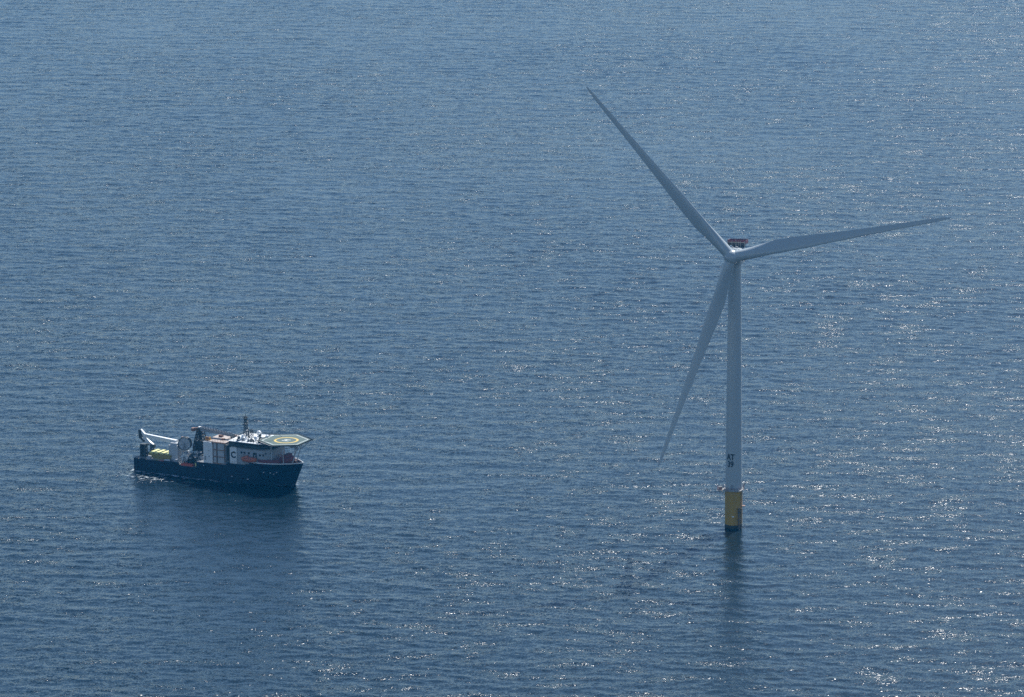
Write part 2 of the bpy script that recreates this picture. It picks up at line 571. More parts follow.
# door at the foot of the tower
MB().box((-0.9, -3.66, TP_TOP + 1.6), (1.1, 0.35, 2.4)).build('door', M['grey'], tower)
def wrap_text(text, size, zc, rad, ang0):
    me = glyph_mesh(text, size, 0.3, 0.07)
    for v in me.vertices:
        x, y, z = v.co
        th = ang0 + 0.78 * x / rad
        rr = rad + 0.02 + z
        v.co = (rr * math.sin(th), -rr * math.cos(th), zc + y)
    me.materials.clear(); me.materials.append(M['letter'])
    return link('lettering', me, tower)
wrap_text('AT', 3.8, 31.9, 3.7, R(-27))
wrap_text('39', 3.8, 28.6, 3.7, R(-27))

# nacelle, hub and rotor in a frame whose +x runs along the rotor axis to the front
YAW, TILT = 12.5, 6.7
axis = Vector((-math.sin(R(YAW)) * math.cos(R(TILT)), -math.cos(R(YAW)) * math.cos(R(TILT)), math.sin(R(TILT))))
side = axis.cross(Vector((0, 0, 1))).normalized()      # to the left seen from the front
upv = side.cross(axis).normalized()
HUBC = Vector((0, 0, HUB_H)) + Vector((axis.x, axis.y, 0)).normalized() * 9.3
def P(a, s, u):
    """a along the axis from the hub centre, s sideways (right in the photo), u up"""
    return HUBC + axis * a - side * s + upv * u
def nac_box(mb, a0, a1, s0, s1, u0, u1, bev=0.0):
    vs = []
    for u in (u0, u1):
        k = 1.0
        for a, s in ((a0, s0), (a1, s0), (a1, s1), (a0, s1)):
            vs.append(mb.bm.verts.new(P(a, s, u)))
    f = mb.bm.faces.new
    f(vs[3::-1]); f(vs[4:8])
    for i in range(4):
        j = (i + 1) % 4
        f((vs[i], vs[j], vs[4 + j], vs[4 + i]))
mb = MB()
secs = [(-4.2, 3.1, 3.0), (-4.6, 3.7, 3.5), (-12.0, 3.9, 3.7), (-19.5, 3.5, 3.3), (-20.6, 2.9, 2.7)]
rings = []
for a, hw, hh in secs:
    ring = []
    for k in range(40):
        t = 2 * math.pi * k / 40
        cx, sx = math.cos(t), math.sin(t)
        e = 0.42
        ring.append(mb.bm.verts.new(P(a, hw * math.copysign(abs(cx) ** e, cx), -0.2 + hh * math.copysign(abs(sx) ** e, sx))))
    rings.append(ring)
mb._skin(rings, True)
nac = mb.build('nacelle', M['turbine'], turb, True, 50)
mb = MB()
mb.lathe([(3.3, 0), (3.85, 0.5), (3.85, 2.4), (3.4, 2.9)], 48, P(-4.4, 0, 0), axis)
mb.build('generator', M['turbine'], turb, True)
mb = MB()
mb.lathe([(2.95, HUB_H - 5.2), (2.95, HUB_H - 3.0)], 48)
mb.build('yaw_bearing', M['turbine'], turb, True)
mb = MB()
for a, s in ((-7.0, -1.2), (-7.6, 0.8), (-9.0, 0.2)):
    nac_box(mb, a, a - 0.9, s, s + 0.7, 3.3, 4.1)
build_each(mb, 'roof_hatch', M['grey'], nac)
# hoist platform with red railing on the roof at the back
mb = MB()
nac_box(mb, -12.4, -20.4, -4.0, 4.0, 4.9, 5.15)
for s in (-3.6, -1.3, 1.0, 3.2):
    nac_box(mb, -12.6, -13.3, s, s + 0.6, 3.2, 4.897)
nac_box(mb, -18.8, -19.6, -3.0, 3.0, 3.2, 4.897)
nac_box(mb, -12.2, -12.36, -4.0, 4.0, 4.3, 5.6)
hp = mb.build('hoist_platform', M['dark'], nac)
mb = MB()
nac_box(mb, -12.34, -12.44, -4.1, 4.1, 5.75, 6.7)
nac_box(mb, -20.4, -20.5, -4.1, 4.1, 5.15, 6.6)
nac_box(mb, -12.44, -20.4, 4.02, 4.12, 5.15, 6.6)
nac_box(mb, -12.44, -20.4, -4.12, -4.02, 5.15, 6.6)
mb.build('railing', M['rail_red'], hp)
mb = MB()
for i in range(5):
    s = -3.9 + i * 1.9
    nac_box(mb, -12.0, -12.15, s, s + 0.2, 3.4, 6.3)
build_each(mb, 'post', M['steel'], hp)
mb = MB()
mb.tube(P(-10.8, 0.0, 3.4), P(-10.8, 0.0, 7.4), 0.06, n=6)
mb.tube(P(-10.8, 1.2, 3.4), P(-10.8, 1.2, 6.2), 0.06, n=6)
mb.build('wind_mast', M['steel'], nac)

# hub: rounded spinner
mb = MB()
mb.lathe([(2.9, -2.0), (3.25, -1.5), (3.35, 0.0), (3.2, 1.2), (2.6, 2.4), (1.6, 3.2), (0.6, 3.55), (0.0, 3.6)], 48, HUBC, axis)
mb.build('hub', M['turbine'], turb, True, 60)

# blades
BL = 99.6
def chord(t):
    pts = [(0.0, 5.0), (0.04, 5.0), (0.10, 5.4), (0.20, 6.15), (0.30, 5.7), (0.45, 4.35), (0.6, 3.3), (0.75, 2.4), (0.88, 1.9), (0.96, 1.35), (1.0, 0.5)]
    return float(np.interp(t, [p[0] for p in pts], [p[1] for p in pts]))
def thick(t):
    pts = [(0.0, 1.0), (0.04, 1.0), (0.10, 0.78), (0.20, 0.46), (0.30, 0.34), (0.5, 0.25), (0.75, 0.22), (1.0, 0.22)]
    return float(np.interp(t, [p[0] for p in pts], [p[1] for p in pts]))
def blade(phi):
    rad = (-side) * math.cos(phi) + upv * math.sin(phi)       # radial direction in the rotor plane
    tang = (-side) * -math.sin(phi) + upv * math.cos(phi)     # anticlockwise in the photo
    mb = MB()
    rings = []
    n = 28
    for i in range(61):
        t = (i / 60.0)
        r = 2.0 + (BL - 2.0) * t
        c, th = chord(t), thick(t)
        twist = R(16 * (1 - t) ** 2.2 + 2.0)
        pre = 0.02 * r                      # coning and prebend to the front
        blend = min(1.0, max(0.0, (t - 0.03) / 0.15))
        ring = []
        for k in range(n):
            a = 2 * math.pi * k / n
            # circle -> aerofoil section; xx along the chord, yy through the thickness
            xc, yc = 0.5 * math.cos(a), 0.5 * math.sin(a)
            u = 0.5 - xc                                      # 0 leading edge .. 1 trailing edge
            env = 2.6 * (0.2969 * math.sqrt(max(u, 0)) - 0.126 * u - 0.3516 * u * u + 0.2843 * u ** 3 - 0.1015 * u ** 4) / 0.26
            ya = math.copysign(0.5 * env, yc) * 1.0 if abs(yc) > 1e-6 else 0.0
            xa = 0.32 - u
            xx = (xc * (1 - blend) + xa * blend) * c
            yy = (yc * (1 - blend) + ya * 0.5 * blend * 1.0) * c * th
            if blend > 0 and yc < 0: yy *= (1 - 0.35 * blend)
            ct, st = math.cos(twist), math.sin(twist)
            p = HUBC + rad * r + axis * (pre + 0.1) + tang * LEAD * (xx * ct) + tang * LEAD * (-yy * st) + axis * (xx * st + yy * ct)
            ring.append(mb.bm.verts.new(p))
        rings.append(ring)
    mb._skin(rings, True)
    return mb.build('blade', M['turbine'], turb, True, 60)
LEAD = -1.0       # leading edge clockwise
for ph in (12.1, 132.1, 252.1):
    blade(R(ph))

# ------------------------------------------------------------------ ship
SROT = (0, 0, -R(SHIP_TH))
ship = empty('cable_ship', SB, SROT)
tag(ship, 'navy hulled cable laying ship with white superstructure and green helideck over its bow', 'ship')
SM = Matrix.Translation(SB) @ Euler(SROT).to_matrix().to_4x4()
def on_ship(x, y, z):
    return SM @ Vector((x, y, z))

def stem_x(z):
    return Lwl + 0.40 * max(z, 0.0) + (0.5 if z < -1 else 0)
def half_b(x, z):
    """half breadth of the hull at station x and height z"""
    xs_ = stem_x(z)
    flare = 1.0 + 0.0 * z
    xr = 56.0 + 0.6 * max(z, 0)                     # where the bow starts to narrow
    if x <= xr:
        b = HB
        if x < 4: b = HB - 0.5 * (1 - x / 4) ** 2
    else:
        u = min(1.0, (x - xr) / (xs_ - xr))
        e = 2.0 + 0.08 * max(z, 0)
        b = HB * max(0.0, 1 - u ** e)
    if z < 0: b *= (1.0 + 0.03 * z)
    return max(b, 0.03)
def loft(mb, x0, x1fn, zs, n=40, deck=True):
    """closed hull solid between the given heights, from x0 to x1fn(z)"""
    levels = []
    for z in zs:
        x1 = x1fn(z)
        pts = []
        for i in range(n + 1):
            t = i / n
            t = 1 - (1 - t) ** 1.5
            x = x0 + (x1 - x0) * t
            pts.append((x, half_b(x, z)))
        loop = [(x, -b) for x, b in pts] + [(x, b) for x, b in pts[::-1]]
        levels.append([mb.bm.verts.new((x, y, z)) for x, y in loop])
    mb._skin(levels, True)
DECK, MID, FORE = 5.0, 7.9, 9.6
mb = MB()
loft(mb, 0.0, stem_x, [-4.0, -2.0, 0.0, 2.0, 4.0, DECK])
loft(mb, 35.0, stem_x, [DECK + 0.003, 7.2, MID])
loft(mb, 62.0, stem_x, [MID + 0.003, 8.8, FORE])
# bulwarks: thin walls following the hull edge
def wall(mb, xa, xb, z0, z1, s, th=0.22, n=20):
    for i in range(n):
        x0, x1 = xa + (xb - xa) * i / n, xa + (xb - xa) * (i + 1) / n
        o0, o1 = half_b(x0, z0) * s, half_b(x1, z0) * s
        p0, p1 = half_b(x0, z1) * s, half_b(x1, z1) * s
        d = -th * s
        v = [mb.bm.verts.new(q) for q in ((x0, o0, z0), (x1, o1, z0), (x1, o1 + d, z0), (x0, o0 + d, z0), (x0, p0, z1), (x1, p1, z1), (x1, p1 + d, z1), (x0, p0 + d, z1))]
        f = mb.bm.faces.new
        for q in ((3, 2, 1, 0), (4, 5, 6, 7), (0, 1, 5, 4), (1, 2, 6, 5), (2, 3, 7, 6), (3, 0, 4, 7)):
            f([v[k] for k in q])
for s in (-1, 1):
    wall(mb, 0.0, 25.5, DECK + 0.003, 6.0, s)
    wall(mb, 17.0, 25.5, 6.003, 6.5, s)
    wall(mb, 52.0, 64.0, MID + 0.003, 9.2, s)
    wall(mb, 64.0, stem_x(10.4) - 0.05, FORE + 0.003, 10.6, s, n=30)
mb.box((0.12, 0, DECK + 0.5), (0.24, 2 * HB - 1.6, 0.98))
hull = mb.build('hull', M['navy'], ship, True, 30)
# lighter rubbing strake and the white rail of the bow
mb = MB()
for s in (-1, 1):
    wall(mb, 64.0, stem_x(11.0) - 0.05, 10.603, 11.1, s, 0.3, 30)
build_each(mb, 'bow_rail', M['white'], ship, pieces=30)
def deck_sheet(x0, x1, z, mat, inset=0.4):
    mb = MB()
    n = 24
    pts = []
    for i in range(n + 1):
        x = x0 + (x1 - x0) * i / n
        pts.append((x, max(0.05, half_b(x, z) - inset)))
    mb.prism([(x, -b) for x, b in pts] + [(x, b) for x, b in pts[::-1]], z + 0.004, z + 0.05)
    return mb.build('deck', mat, ship)
deck_sheet(0.4, 34.8, DECK, M['deck_grey'])
deck_sheet(35.3, 61.8, MID, M['deck_grey'])
deck_sheet(62.3, 84.2, FORE, M['deck_red'])
# hull marks near the bow: draught marks and overboard fittings
mb = MB()
for x, z, w in ((71.2, 6.4, .8), (74.2, 6.2, .5), (75.6, 5.6, .5), (77.0, 6.5, .7), (54.5, 3.0, .7), (63.0, 2.4, .9), (39.0, 6.6, .5)):
    b = half_b(x, z)
    mb.box((x, -b - 0.02, z), (w, 0.12, 0.4), math.atan2(-(half_b(x + .5, z) - b), 0.5))
build_each(mb, 'hull_mark', M['offwhite'], hull)

# --- superstructure ------------------------------------------------------
mb = MB()
F = FORE + 0.05
mb.prism([(57.2, -8.9), (70.5, -8.9), (74.4, -5.5), (74.8, 5.5), (70.5, 8.9), (57.2, 8.9)], MID + 0.06, 16.9)
mb.prism([(57.5, -8.2), (69.6, -8.2), (73.6, -4.8), (74.0, 4.8), (69.6, 8.2), (57.5, 8.2)], 16.903, 17.4)
sup = mb.build('superstructure', M['house'], ship)
mb = MB()
mb.prism([(50.4, -9.5), (69.8, -9.5), (75.0, -5.2), (75.0, 5.2), (69.8, 9.5), (50.4, 9.5)], 17.403, 17.75)
mb.prism([(52.6, -8.6), (69.0, -8.6), (73.4, -4.8), (73.4, 4.8), (69.0, 8.6), (52.6, 8.6)], 17.753, 19.7)
bridge = mb.build('bridge', M['dark'], ship)
mb = MB()
mb.prism([(52.2, -9.0), (69.4, -9.0), (73.8, -5.1), (73.8, 5.1), (69.4, 9.0), (52.2, 9.0)], 19.703, 19.95)
mb.build('roof', M['white'], bridge)
def win(x, z, w=0.85, h=0.85, y=-8.93):
    MB().box((x, y, z), (w, 0.1, h)).build('window', M['glass'], sup)
for x in (59.6, 61.2, 63.6):
    win(x, 14.9, 0.95, 0.95)
for x in (69.6, 71.0):
    win(x, 14.6, 0.95, 0.95, -8.93 if x < 70.5 else -8.6)
MB().box((66.9, -9.0, 14.2), (1.9, 0.22, 2.6)).build('window', M['glass'], sup)
for i in (1, 3):
    t = (i + 0.6) / 4.2
    x, y = 70.5 + 3.9 * t, -8.9 + 3.4 * t
    MB().box((x + 0.02, y - 0.03, 15.3), (0.7, 0.1, 0.6), math.atan2(3.4, 3.9)).build('window', M['glass'], sup)
# bridge windows in a band
mb = MB()
for i in range(9):
    x = 56.6 + i * 1.42
    mb.box((x, -8.63, 18.9), (1.2, 0.08, 0.95))
for i in range(4):
    t = (i + 0.5) / 4
    mb.box((69.0 + 4.4 * t, -8.6 + 3.8 * t - 0.03, 18.9), (1.15, 0.08, 0.95), math.atan2(3.8, 4.4))
mb.build('window_band', M['glass'], bridge)
# funnel casing with its letter
mb = MB()
mb.prism([(53.4, -9.3), (57.17, -9.3), (57.17, -4.6), (53.4, -4.6)], MID + 0.06, 16.9)
mb.prism([(53.8, -8.7), (56.4, -8.7), (56.4, -5.4), (53.8, -5.4)], 16.903, 17.4)
fun = mb.build('funnel', M['white'], ship)
me = glyph_mesh('C', 4.1, 0.08, 0.16)
for v in me.vertices:
    x, y, z = v.co
    v.co = (55.35 + x * 0.9, -9.36 + z * -1.0, 12.1 + y)
me.materials.clear(); me.materials.append(M['letter'])
link('lettering', me, fun)
mb = MB()
for x, y in ((52.0, -4.6), (52.2, -2.4)):
    mb.tube((x, y, 16.6), (x - 0.4, y, 21.6), 0.45)
build_each(mb, 'exhaust_pipe', M['dark'], fun)
# port casing opposite, mostly hidden
MB().span((53.4, 4.6, MID + 0.06), (57.1, 9.3, 16.8)).build('casing', M['offwhite'], ship)
# dark gap between funnel and hangar: a block, its shade put into the colour
MB().span((50.95, -7.6, MID + 0.06), (53.37, 8.0, 16.6)).build('dark_gap_fill', M['dark'], ship)
# roof clutter of the bridge
for x, y, r in ((55.0, 4.5, 1.15), (61.0, 5.2, 1.2), (64.3, -3.4, 0.95), (67.6, 1.5, 0.85)):
    mb = MB()
    prof = [(r * 0.75, 0.5)] + [(r * math.cos(R(a)), 0.5 + r * 0.75 + r * math.sin(R(a))) for a in range(-40, 91, 13)]
    mb.lathe([(0.3, 0), (0.3, 0.5)] + prof, 20, (x, y, 19.953), (0, 0, 1))
    mb.build('radome', M['white'], bridge, True, 50)
mb = MB()
for x, y, a, b, c in ((58.5, -4.5, 2.6, 2.0, 1.3), (62.0, -5.6, 1.4, 1.6, 1.1), (65.4, 1.6, 2.4, 1.8, 1.0), (68.6, 4.6, 1.6, 1.6, 1.2), (56.6, -1.0, 1.6, 2.8, 1.5), (70.6, -3.0, 1.1, 2.6, 0.9)):
    mb.box((x, y, 19.953 + c / 2), (a, b, c))
build_each(mb, 'roof_locker', M['white'], bridge)
mb = MB()
rq = random.Random(9)
for i in range(14):
    x = rq.uniform(53.5, 70.0); y = rq.uniform(-7.6, 6.0); h = rq.uniform(0.5, 1.5)
    mb.box((x, y, 19.953 + h / 2), (rq.uniform(0.4, 1.3), rq.uniform(0.4, 1.6), h), rq.uniform(-0.5, 0.5))
for i in range(5):
    x = rq.uniform(53.5, 69.0); y = rq.uniform(-7.0, 6.0)
    mb.tube((x, y, 19.95), (x, y, 22.0 + rq.uniform(0, 2.2)), 0.09, n=5)
build_each(mb, 'roof_fitting', M['dark'], bridge)
mb = MB()
mb.railing([(52.3, -8.9, 19.953), (69.3, -8.9, 19.953), (73.6, -5.0, 19.953), (73.6, 5.0, 19.953), (69.3, 8.9, 19.953), (52.3, 8.9, 19.953)], 1.1, 0.05, 1.5, 3, True)
for i in range(5):
    x = 56.5 + i * 2.9
    mb.tube((x, -6.9, 19.95), (x, -6.9, 21.0 + (i * 37 % 10) * 0.12), 0.22)
mb.build('railing', M['dark'], bridge)
# mast
mb = MB()
lattice(mb, (56.9, 0, 19.95), (56.9, 0, 30.2), 1.7, 0.9, 7, 0.13)
mb.box((56.9, 0, 26.6), (1.9, 3.6, 0.18)); mb.box((56.9, 0, 29.4), (1.5, 2.6, 0.16))
mb.tube((56.9, 0, 30.2), (56.9, 0, 31.6), 0.1)
for yy in (-1.6, 1.6):
    mb.tube((56.9, yy, 26.6), (56.9, yy, 28.6), 0.09)
mb.beam((55.6, 0, 29.9), (58.2, 0, 29.9), 0.25, 0.22)
mast = mb.build('mast', M['dark'], ship)
mb = MB()
mb.box((58.9, -0.6, 24.6), (0.35, 3.4, 0.4), 0.5)
mb.tube((58.9, -0.6, 19.95), (58.9, -0.6, 24.5), 0.28)
lattice(mb, (59.6, 0.8, 19.95), (59.6, 0.8, 24.0), 1.4, 0.9, 3, 0.11)
mb.build('radar', M['dark'], mast)
# --- lifeboat ------------------------------------------------------------
def lifeboat(x, y, z, label):
    e = empty('lifeboat', on_ship(x, y, z), SROT)
    tag(e, label, 'lifeboat')
    mb = MB(); rings = []
    for i in range(17):
        t = i / 16 * 2 - 1
        w = 1.35 * (1 - abs(t) ** 5.0) ** 0.5 + 0.02
        zb = 0.35 * abs(t) ** 3
        ring = []
        for k in range(16):
            a = 2 * math.pi * k / 16
            ca, sa = math.cos(a), math.sin(a)
            ring.append(mb.bm.verts.new((t * 4.2, w * math.copysign(abs(ca) ** 0.8, ca), 1.3 + (1.35 - 0.3 * abs(t)) * math.copysign(abs(sa) ** 0.8, sa) * (0.35 + 0.65 * (w / 1.37)) + zb)))
        rings.append(ring)
    mb._skin(rings, True)
    mb.build('hull', M['orange'], e, True, 60)
    MB().box((-1.2, 0, 2.75), (1.6, 1.4, 0.7), taper=0.8).build('conning_hood', M['orange'], e)
    mb = MB()
    for s in (-1, 1):
        for i in range(4):
            mb.box((-1.6 + i * 1.05, s * 1.25, 1.95), (0.5, 0.12, 0.3))
    build_each(mb, 'window', M['glass'], e)
lifeboat(64.3, -10.1, 10.9, 'orange enclosed lifeboat hung along the white side of the cable ship')
mb = MB()
for x in (61.2, 67.4):
    mb.beam((x, -8.85, 11.0), (x, -10.0, 14.3), 0.3, 0.35)
    mb.beam((x, -8.85, 14.6), (x, -10.4, 14.2), 0.3, 0.3)
    mb.tube((x, -10.1, 14.1), (x, -10.1, 13.2), 0.06, n=5)
    mb.beam((x, -8.8, 10.8), (x, -10.6, 10.8), 0.3, 0.3)
build_each(mb, 'davit', M['offwhite'], ship)

# --- helideck ------------------------------------------------------------
HX, HZ, HR = 78.2, 21.0, 12.1
oct_ = lambda r: [(HX + r * math.cos(R(30 + 60 * k)), r * math.sin(R(30 + 60 * k))) for k in range(6)]     # a hexagon, one flat side forward
mb = MB(); mb.prism(oct_(HR), HZ - 0.55, HZ)
hd = mb.build('helideck', M['heligreen'], ship)
mb = MB()
ro, ri = oct_(HR - 1.05), oct_(HR - 1.55)
for k in range(6):
    j = (k + 1) % 6
    v = [mb.bm.verts.new((*p, HZ + 0.006)) for p in (ro[k], ro[j], ri[j], ri[k])]
    mb.bm.faces.new(v)
mb.build('perimeter_line', M['heliwhite'], hd)
MB().ring((HX + 0.9, -0.4), 4.75, 5.85, HZ + 0.002, HZ + 0.02).build('landing_circle', M['heliyellow'], hd)
mb = MB()
ang = R(0)
for (cx, cy, sx, sy) in ((0, -1.15, 3.6, 0.75), (0, 1.15, 3.6, 0.75), (0, 0, 0.75, 1.55)):
    mb.box((HX + 0.9 + cx, cy - 0.4, HZ + 0.012), (sx, sy, 0.02))
mb.build('landing_letter', M['heliwhite'], hd)
# safety net round the edge, and what carries the deck
mb = MB()
o0, o1 = oct_(HR + 0.02), oct_(HR + 1.5)
for k in range(6):
    j = (k + 1) % 6
    a0, a1, b0, b1 = Vector((*o0[k], HZ - 0.35)), Vector((*o0[j], HZ - 0.35)), Vector((*o1[k], HZ - 0.1)), Vector((*o1[j], HZ - 0.1))
    mb.tube(b0, b1, 0.09, n=5)
    for i in range(22):
        t = i / 21
        mb.tube(a0.lerp(a1, t), b0.lerp(b1, t), 0.1, n=5)
    for i in range(1, 4):
        mb.tube(a0.lerp(b0, i / 4), a1.lerp(b1, i / 4), 0.05, n=5)
mb.build('safety_net', M['dark'], hd)
mb = MB()
for y in (-6.0, -2.0, 2.0, 6.0):
    mb.beam((HX - 9.4, y, HZ - 0.95), (HX + 9.4, y, HZ - 0.95), 0.35, 0.78)
for x in (-7, 0, 7):
    mb.beam((HX + x, -7.0, HZ - 1.5), (HX + x, 7.0, HZ - 1.5), 0.3, 0.5)
mb.build('girder', M['grey'], hd)
for (x, y, xb, yb) in ((HX + 2.0, -6.0, HX + 2.0, -5.2), (HX + 8.0, -2.0, HX + 4.6, -2.0), (HX + 8.0, 2.0, HX + 4.6, 2.0), (HX + 2.0, 6.0, HX + 2.0, 5.2), (HX - 3.6, -7.0, HX - 3.4, -6.9)):
    MB().tube((xb, yb, FORE), (x, y, HZ - 1.3), 0.24).build('support_column', M['offwhite'], hd)
mb = MB()
mb.beam((HX + 3.5, -6, 18.6), (HX + 8, -2, 18.6), 0.2, 0.25)
mb.beam((HX + 3.5, 6, 18.6), (HX + 8, 2, 18.6), 0.2, 0.25)
mb.tube((HX + 7.6, -2, 17.0), (HX + 10.4, -4.0, HZ - 1.0), 0.16)
mb.tube((HX + 7.6, 2, 17.0), (HX + 10.4, 4.0, HZ - 1.0), 0.16)
mb.box((HX + 8.6, -4.6, HZ - 2.2), (1.2, 1.2, 1.3))
build_each(mb, 'brace', M['grey'], hd)
# foredeck gear under the helideck
mb = MB()
mb.prism([(77.4, -4.4), (81.2, -3.4), (81.2, 3.4), (77.4, 4.4)], FORE + 0.06, 12.9)
v = mb.bm
mb.prism([(78.0, -3.2), (80.4, -2.8), (80.4, 2.8), (78.0, 3.2)], 12.903, 14.2)
mb.build('foredeck_house', M['deck_red'], ship)
mb = MB()
mb.span((64.5, -8.93, FORE + 0.06), (72.8, -8.96 + 0.5, 12.6)) if False else None
mb.beam((68.6, -9.12, 11.3), (71.0, -9.05, 11.3), 0.2, 2.6)
mb.beam((71.0, -9.05, 11.3), (78.2, -5.6, 11.2), 0.2, 2.5)
mb.build('windbreak', M['deck_red'], ship)
mb = MB()
for y in (-1.6, 1.6):
    mb.tube((82.6, y - 0.9, FORE + 1.1), (82.6, y + 0.9, FORE + 1.1), 0.6, n=14)
    mb.box((82.6, y, FORE + 0.4), (1.6, 1.4, 0.5))
mb.build('winch', M['rust'], ship)

# --- cargo hangar amidships ---------------------------------------------
mb = MB()
pts = [(38.9, MID + 0.06), (43.9, MID + 0.06), (43.9, 16.6)]
pts += [(42.3 + 1.6 * math.cos(R(a)), 16.6 + 1.6 * math.sin(R(a))) for a in (15, 30, 45, 60, 75, 90)] + [(38.9, 18.2)]
a = [mb.bm.verts.new((x, -9.2, z)) for x, z in pts]; b = [mb.bm.verts.new((x, 7.0, z)) for x, z in pts]
mb._skin([a, b], True)
hang = mb.build('cargo_hangar', M['white'], ship)
mb = MB()
mb.box((42.1, -9.23, 11.3), (0.7, 0.1, 0.5)); mb.box((41.9, -9.23, 14.0), (0.7, 0.1, 0.4)); mb.box((39.9, -9.23, 10.2), (0.9, 0.1, 2.0))
build_each(mb, 'vent', M['grey'], hang)
MB().span((43.95, -8.9, MID + 0.06), (50.7, 7.6, 18.1)).build('module_block', M['offwhite'], ship)
mb = MB()
for z in (MID + 0.35, 11.5, 14.8, 18.2):
    mb.beam((44., -9.1, z), (50.8, -9.1, z), 0.3, 0.42)
for x in (44.1, 46.1, 50.65):
    mb.beam((x, -9.1, MID + 0.1), (x, -9.1, 18.2), 0.28, 0.26)
mb.build('rack_frame', M['brown'], ship)
mb = MB(); mb.box((46.25, -8.96, 13.2), (0.55, 0.1, 9.0)); mb.box((50.3, -8.96, 13.0), (0.4, 0.1, 8.4))
build_each(mb, 'doorway', M['dark'], ship)
MB().span((39.3, -8.6, 18.203), (50.9, 7.8, 18.55)).build('hangar_roof', M['tan'], ship)
mb = MB()
mb.railing([(39.3, -8.6, 18.55), (50.9, -8.6, 18.55)], 1.1, 0.05, 1.4, 2)
for x, y, s in ((42.7, 1.0, 1.4), (46.7, -4.0, 1.1), (48.5, 3.2, 1.6), (44.9, 4.4, 1.0)):
    mb.box((x, y, 18.55 + s * 0.35), (s * 1.4, s, s * 0.7))
build_each(mb, 'roof_gear', M['rust'], ship)
e = tag(empty('winch_unit', on_ship(40.3, -6.9, 18.55), SROT), 'amber yellow winch unit at the edge of the tan hangar roof', 'winch')
mb = MB(); mb.box((0, 0, 0.15), (2.6, 1.7, 0.28)); mb.box((-0.95, 0, 0.85), (0.22, 1.5, 1.1)); mb.box((0.95, 0, 0.85), (0.22, 1.5, 1.1))
mb.build('frame', M['amber'], e)
MB().tube((-0.8, 0, 0.95), (0.8, 0, 0.95), 0.55, n=14).build('drum', M['rust'], e)

# --- dark king-post crane with its boom laid forward ---------------------
mb = MB()
mb.tube((31.6, 0.5, DECK), (31.6, 0.5, 13.0), 1.5, 1.3, 18)
lattice(mb, (31.6, 0.5, 12.8), (31.6, 0.5, 21.4), 5.4, 2.2, 6, 0.24)
mb.box((31.6, 0.5, 14.4), (4.4, 4.0, 3.2)); mb.box((31.6, 0.5, 18.4), (1.0, 1.0, 5.4)); mb.box((31.6, 0.5, 21.6), (2.2, 2.2, 0.6))
mb.box((30., -1.8, 12.0), (2.0, 1.6, 2.2)); mb.box((33.6, -1.4, 11.0), (2.2, 2.0, 1.8))
mb.tube((27.8, 0.5, 11), (30.8, 0.5, 20.4), 0.26); mb.tube((35.4, 0.5, 11), (32.4, 0.5, 20.4), 0.26)
kp = mb.build('crane_post', M['dark'], ship)
mb = MB()
mb.box((31.6, 0.5, 22.2), (1.7, 1.5, 0.55))
mb.build('post_cap', M['white'], kp)
mb = MB()
lattice(mb, (32.6, -0.3, 22.0), (50.5, -1.0, 20.9), 1.5, 1.0, 12, 0.16)
mb.beam((32.6, -0.3, 21.6), (51.0, -1.0, 20.5), 1.5, 1.7, 1.1, 1.3)
mb.build('crane_boom', M['grey'], ship)
mb = MB()
mb.beam((30.6, 0.8, 21.4), (27.4, 1.1, 20.8), 1.1, 1.1); mb.box((27.5, 1.1, 20.6), (1.6, 2.0, 1.5))
mb.build('counterweight', M['rust'], ship)
# clutter round the post
mb = MB()
for x, y, z, s in ((34.6, -3.4, 7.6, 2.2), (29.6, -4.6, 7.2, 1.8), (35.2, 2.5, 8.2, 3.0), (33., -5.2, 6.9, 1.6)):
    mb.box((x, y, z), (s, s * 1.1, 2 * (z - DECK) - 0.1))
mb.railing([(28., -4.0, 9.8), (36., -4.0, 9.8)], 1.1, 0.06, 1.0, 3)
mb.box((32., -3.0, 9.7), (8.0, 2.2, 0.2))
mb.tube((27.2, -5.0, 8.2), (35.5, -5.8, 8.0), 0.3); mb.tube((31.5, -5.4, 6), (31., -5.4, 11.4), 0.22)
rr = random.Random(5)
for i in range(16):
    x = rr.uniform(26.5, 37.5); y = rr.uniform(-8.0, -2.5); h = rr.uniform(0.8, 3.4)
    if y < -6.6: h *= 0.4
    mb.box((x, y, DECK + 0.06 + h / 2), (rr.uniform(0.5, 1.5), rr.uniform(0.5, 1.4), h), rr.uniform(-0.4, 0.4))
for i in range(7):
    x = rr.uniform(27, 36.5); y = rr.uniform(-7.0, -2.5); z = rr.uniform(7, 10.5)
    mb.tube((x, y, z), (x + rr.uniform(1, 3), y + rr.uniform(-1, 1), z + rr.uniform(-0.6, 1.2)), 0.14, n=6)
mb.build('deck_machinery', M['dark'], ship)
mb = MB()
for x, y, z, a, b, c in ((32.6, -6.2, 9.6, 1.8, 1.0, 0.7), (34., -4.3, 11.2, 2.0, 0.9, 0.5), (30., -6.2, 8.4, 1.5, 1.0, 0.5)):
    mb.box((x, y, z), (a, b, c))
mb.tube((34.4, -6.0, 6.0), (34.4, -6.0, 9.4), 0.2); mb.tube((36., -6.6, 6.0), (36., -6.6, 10.5), 0.16)
build_each(mb, 'tank', M['grey'], ship)

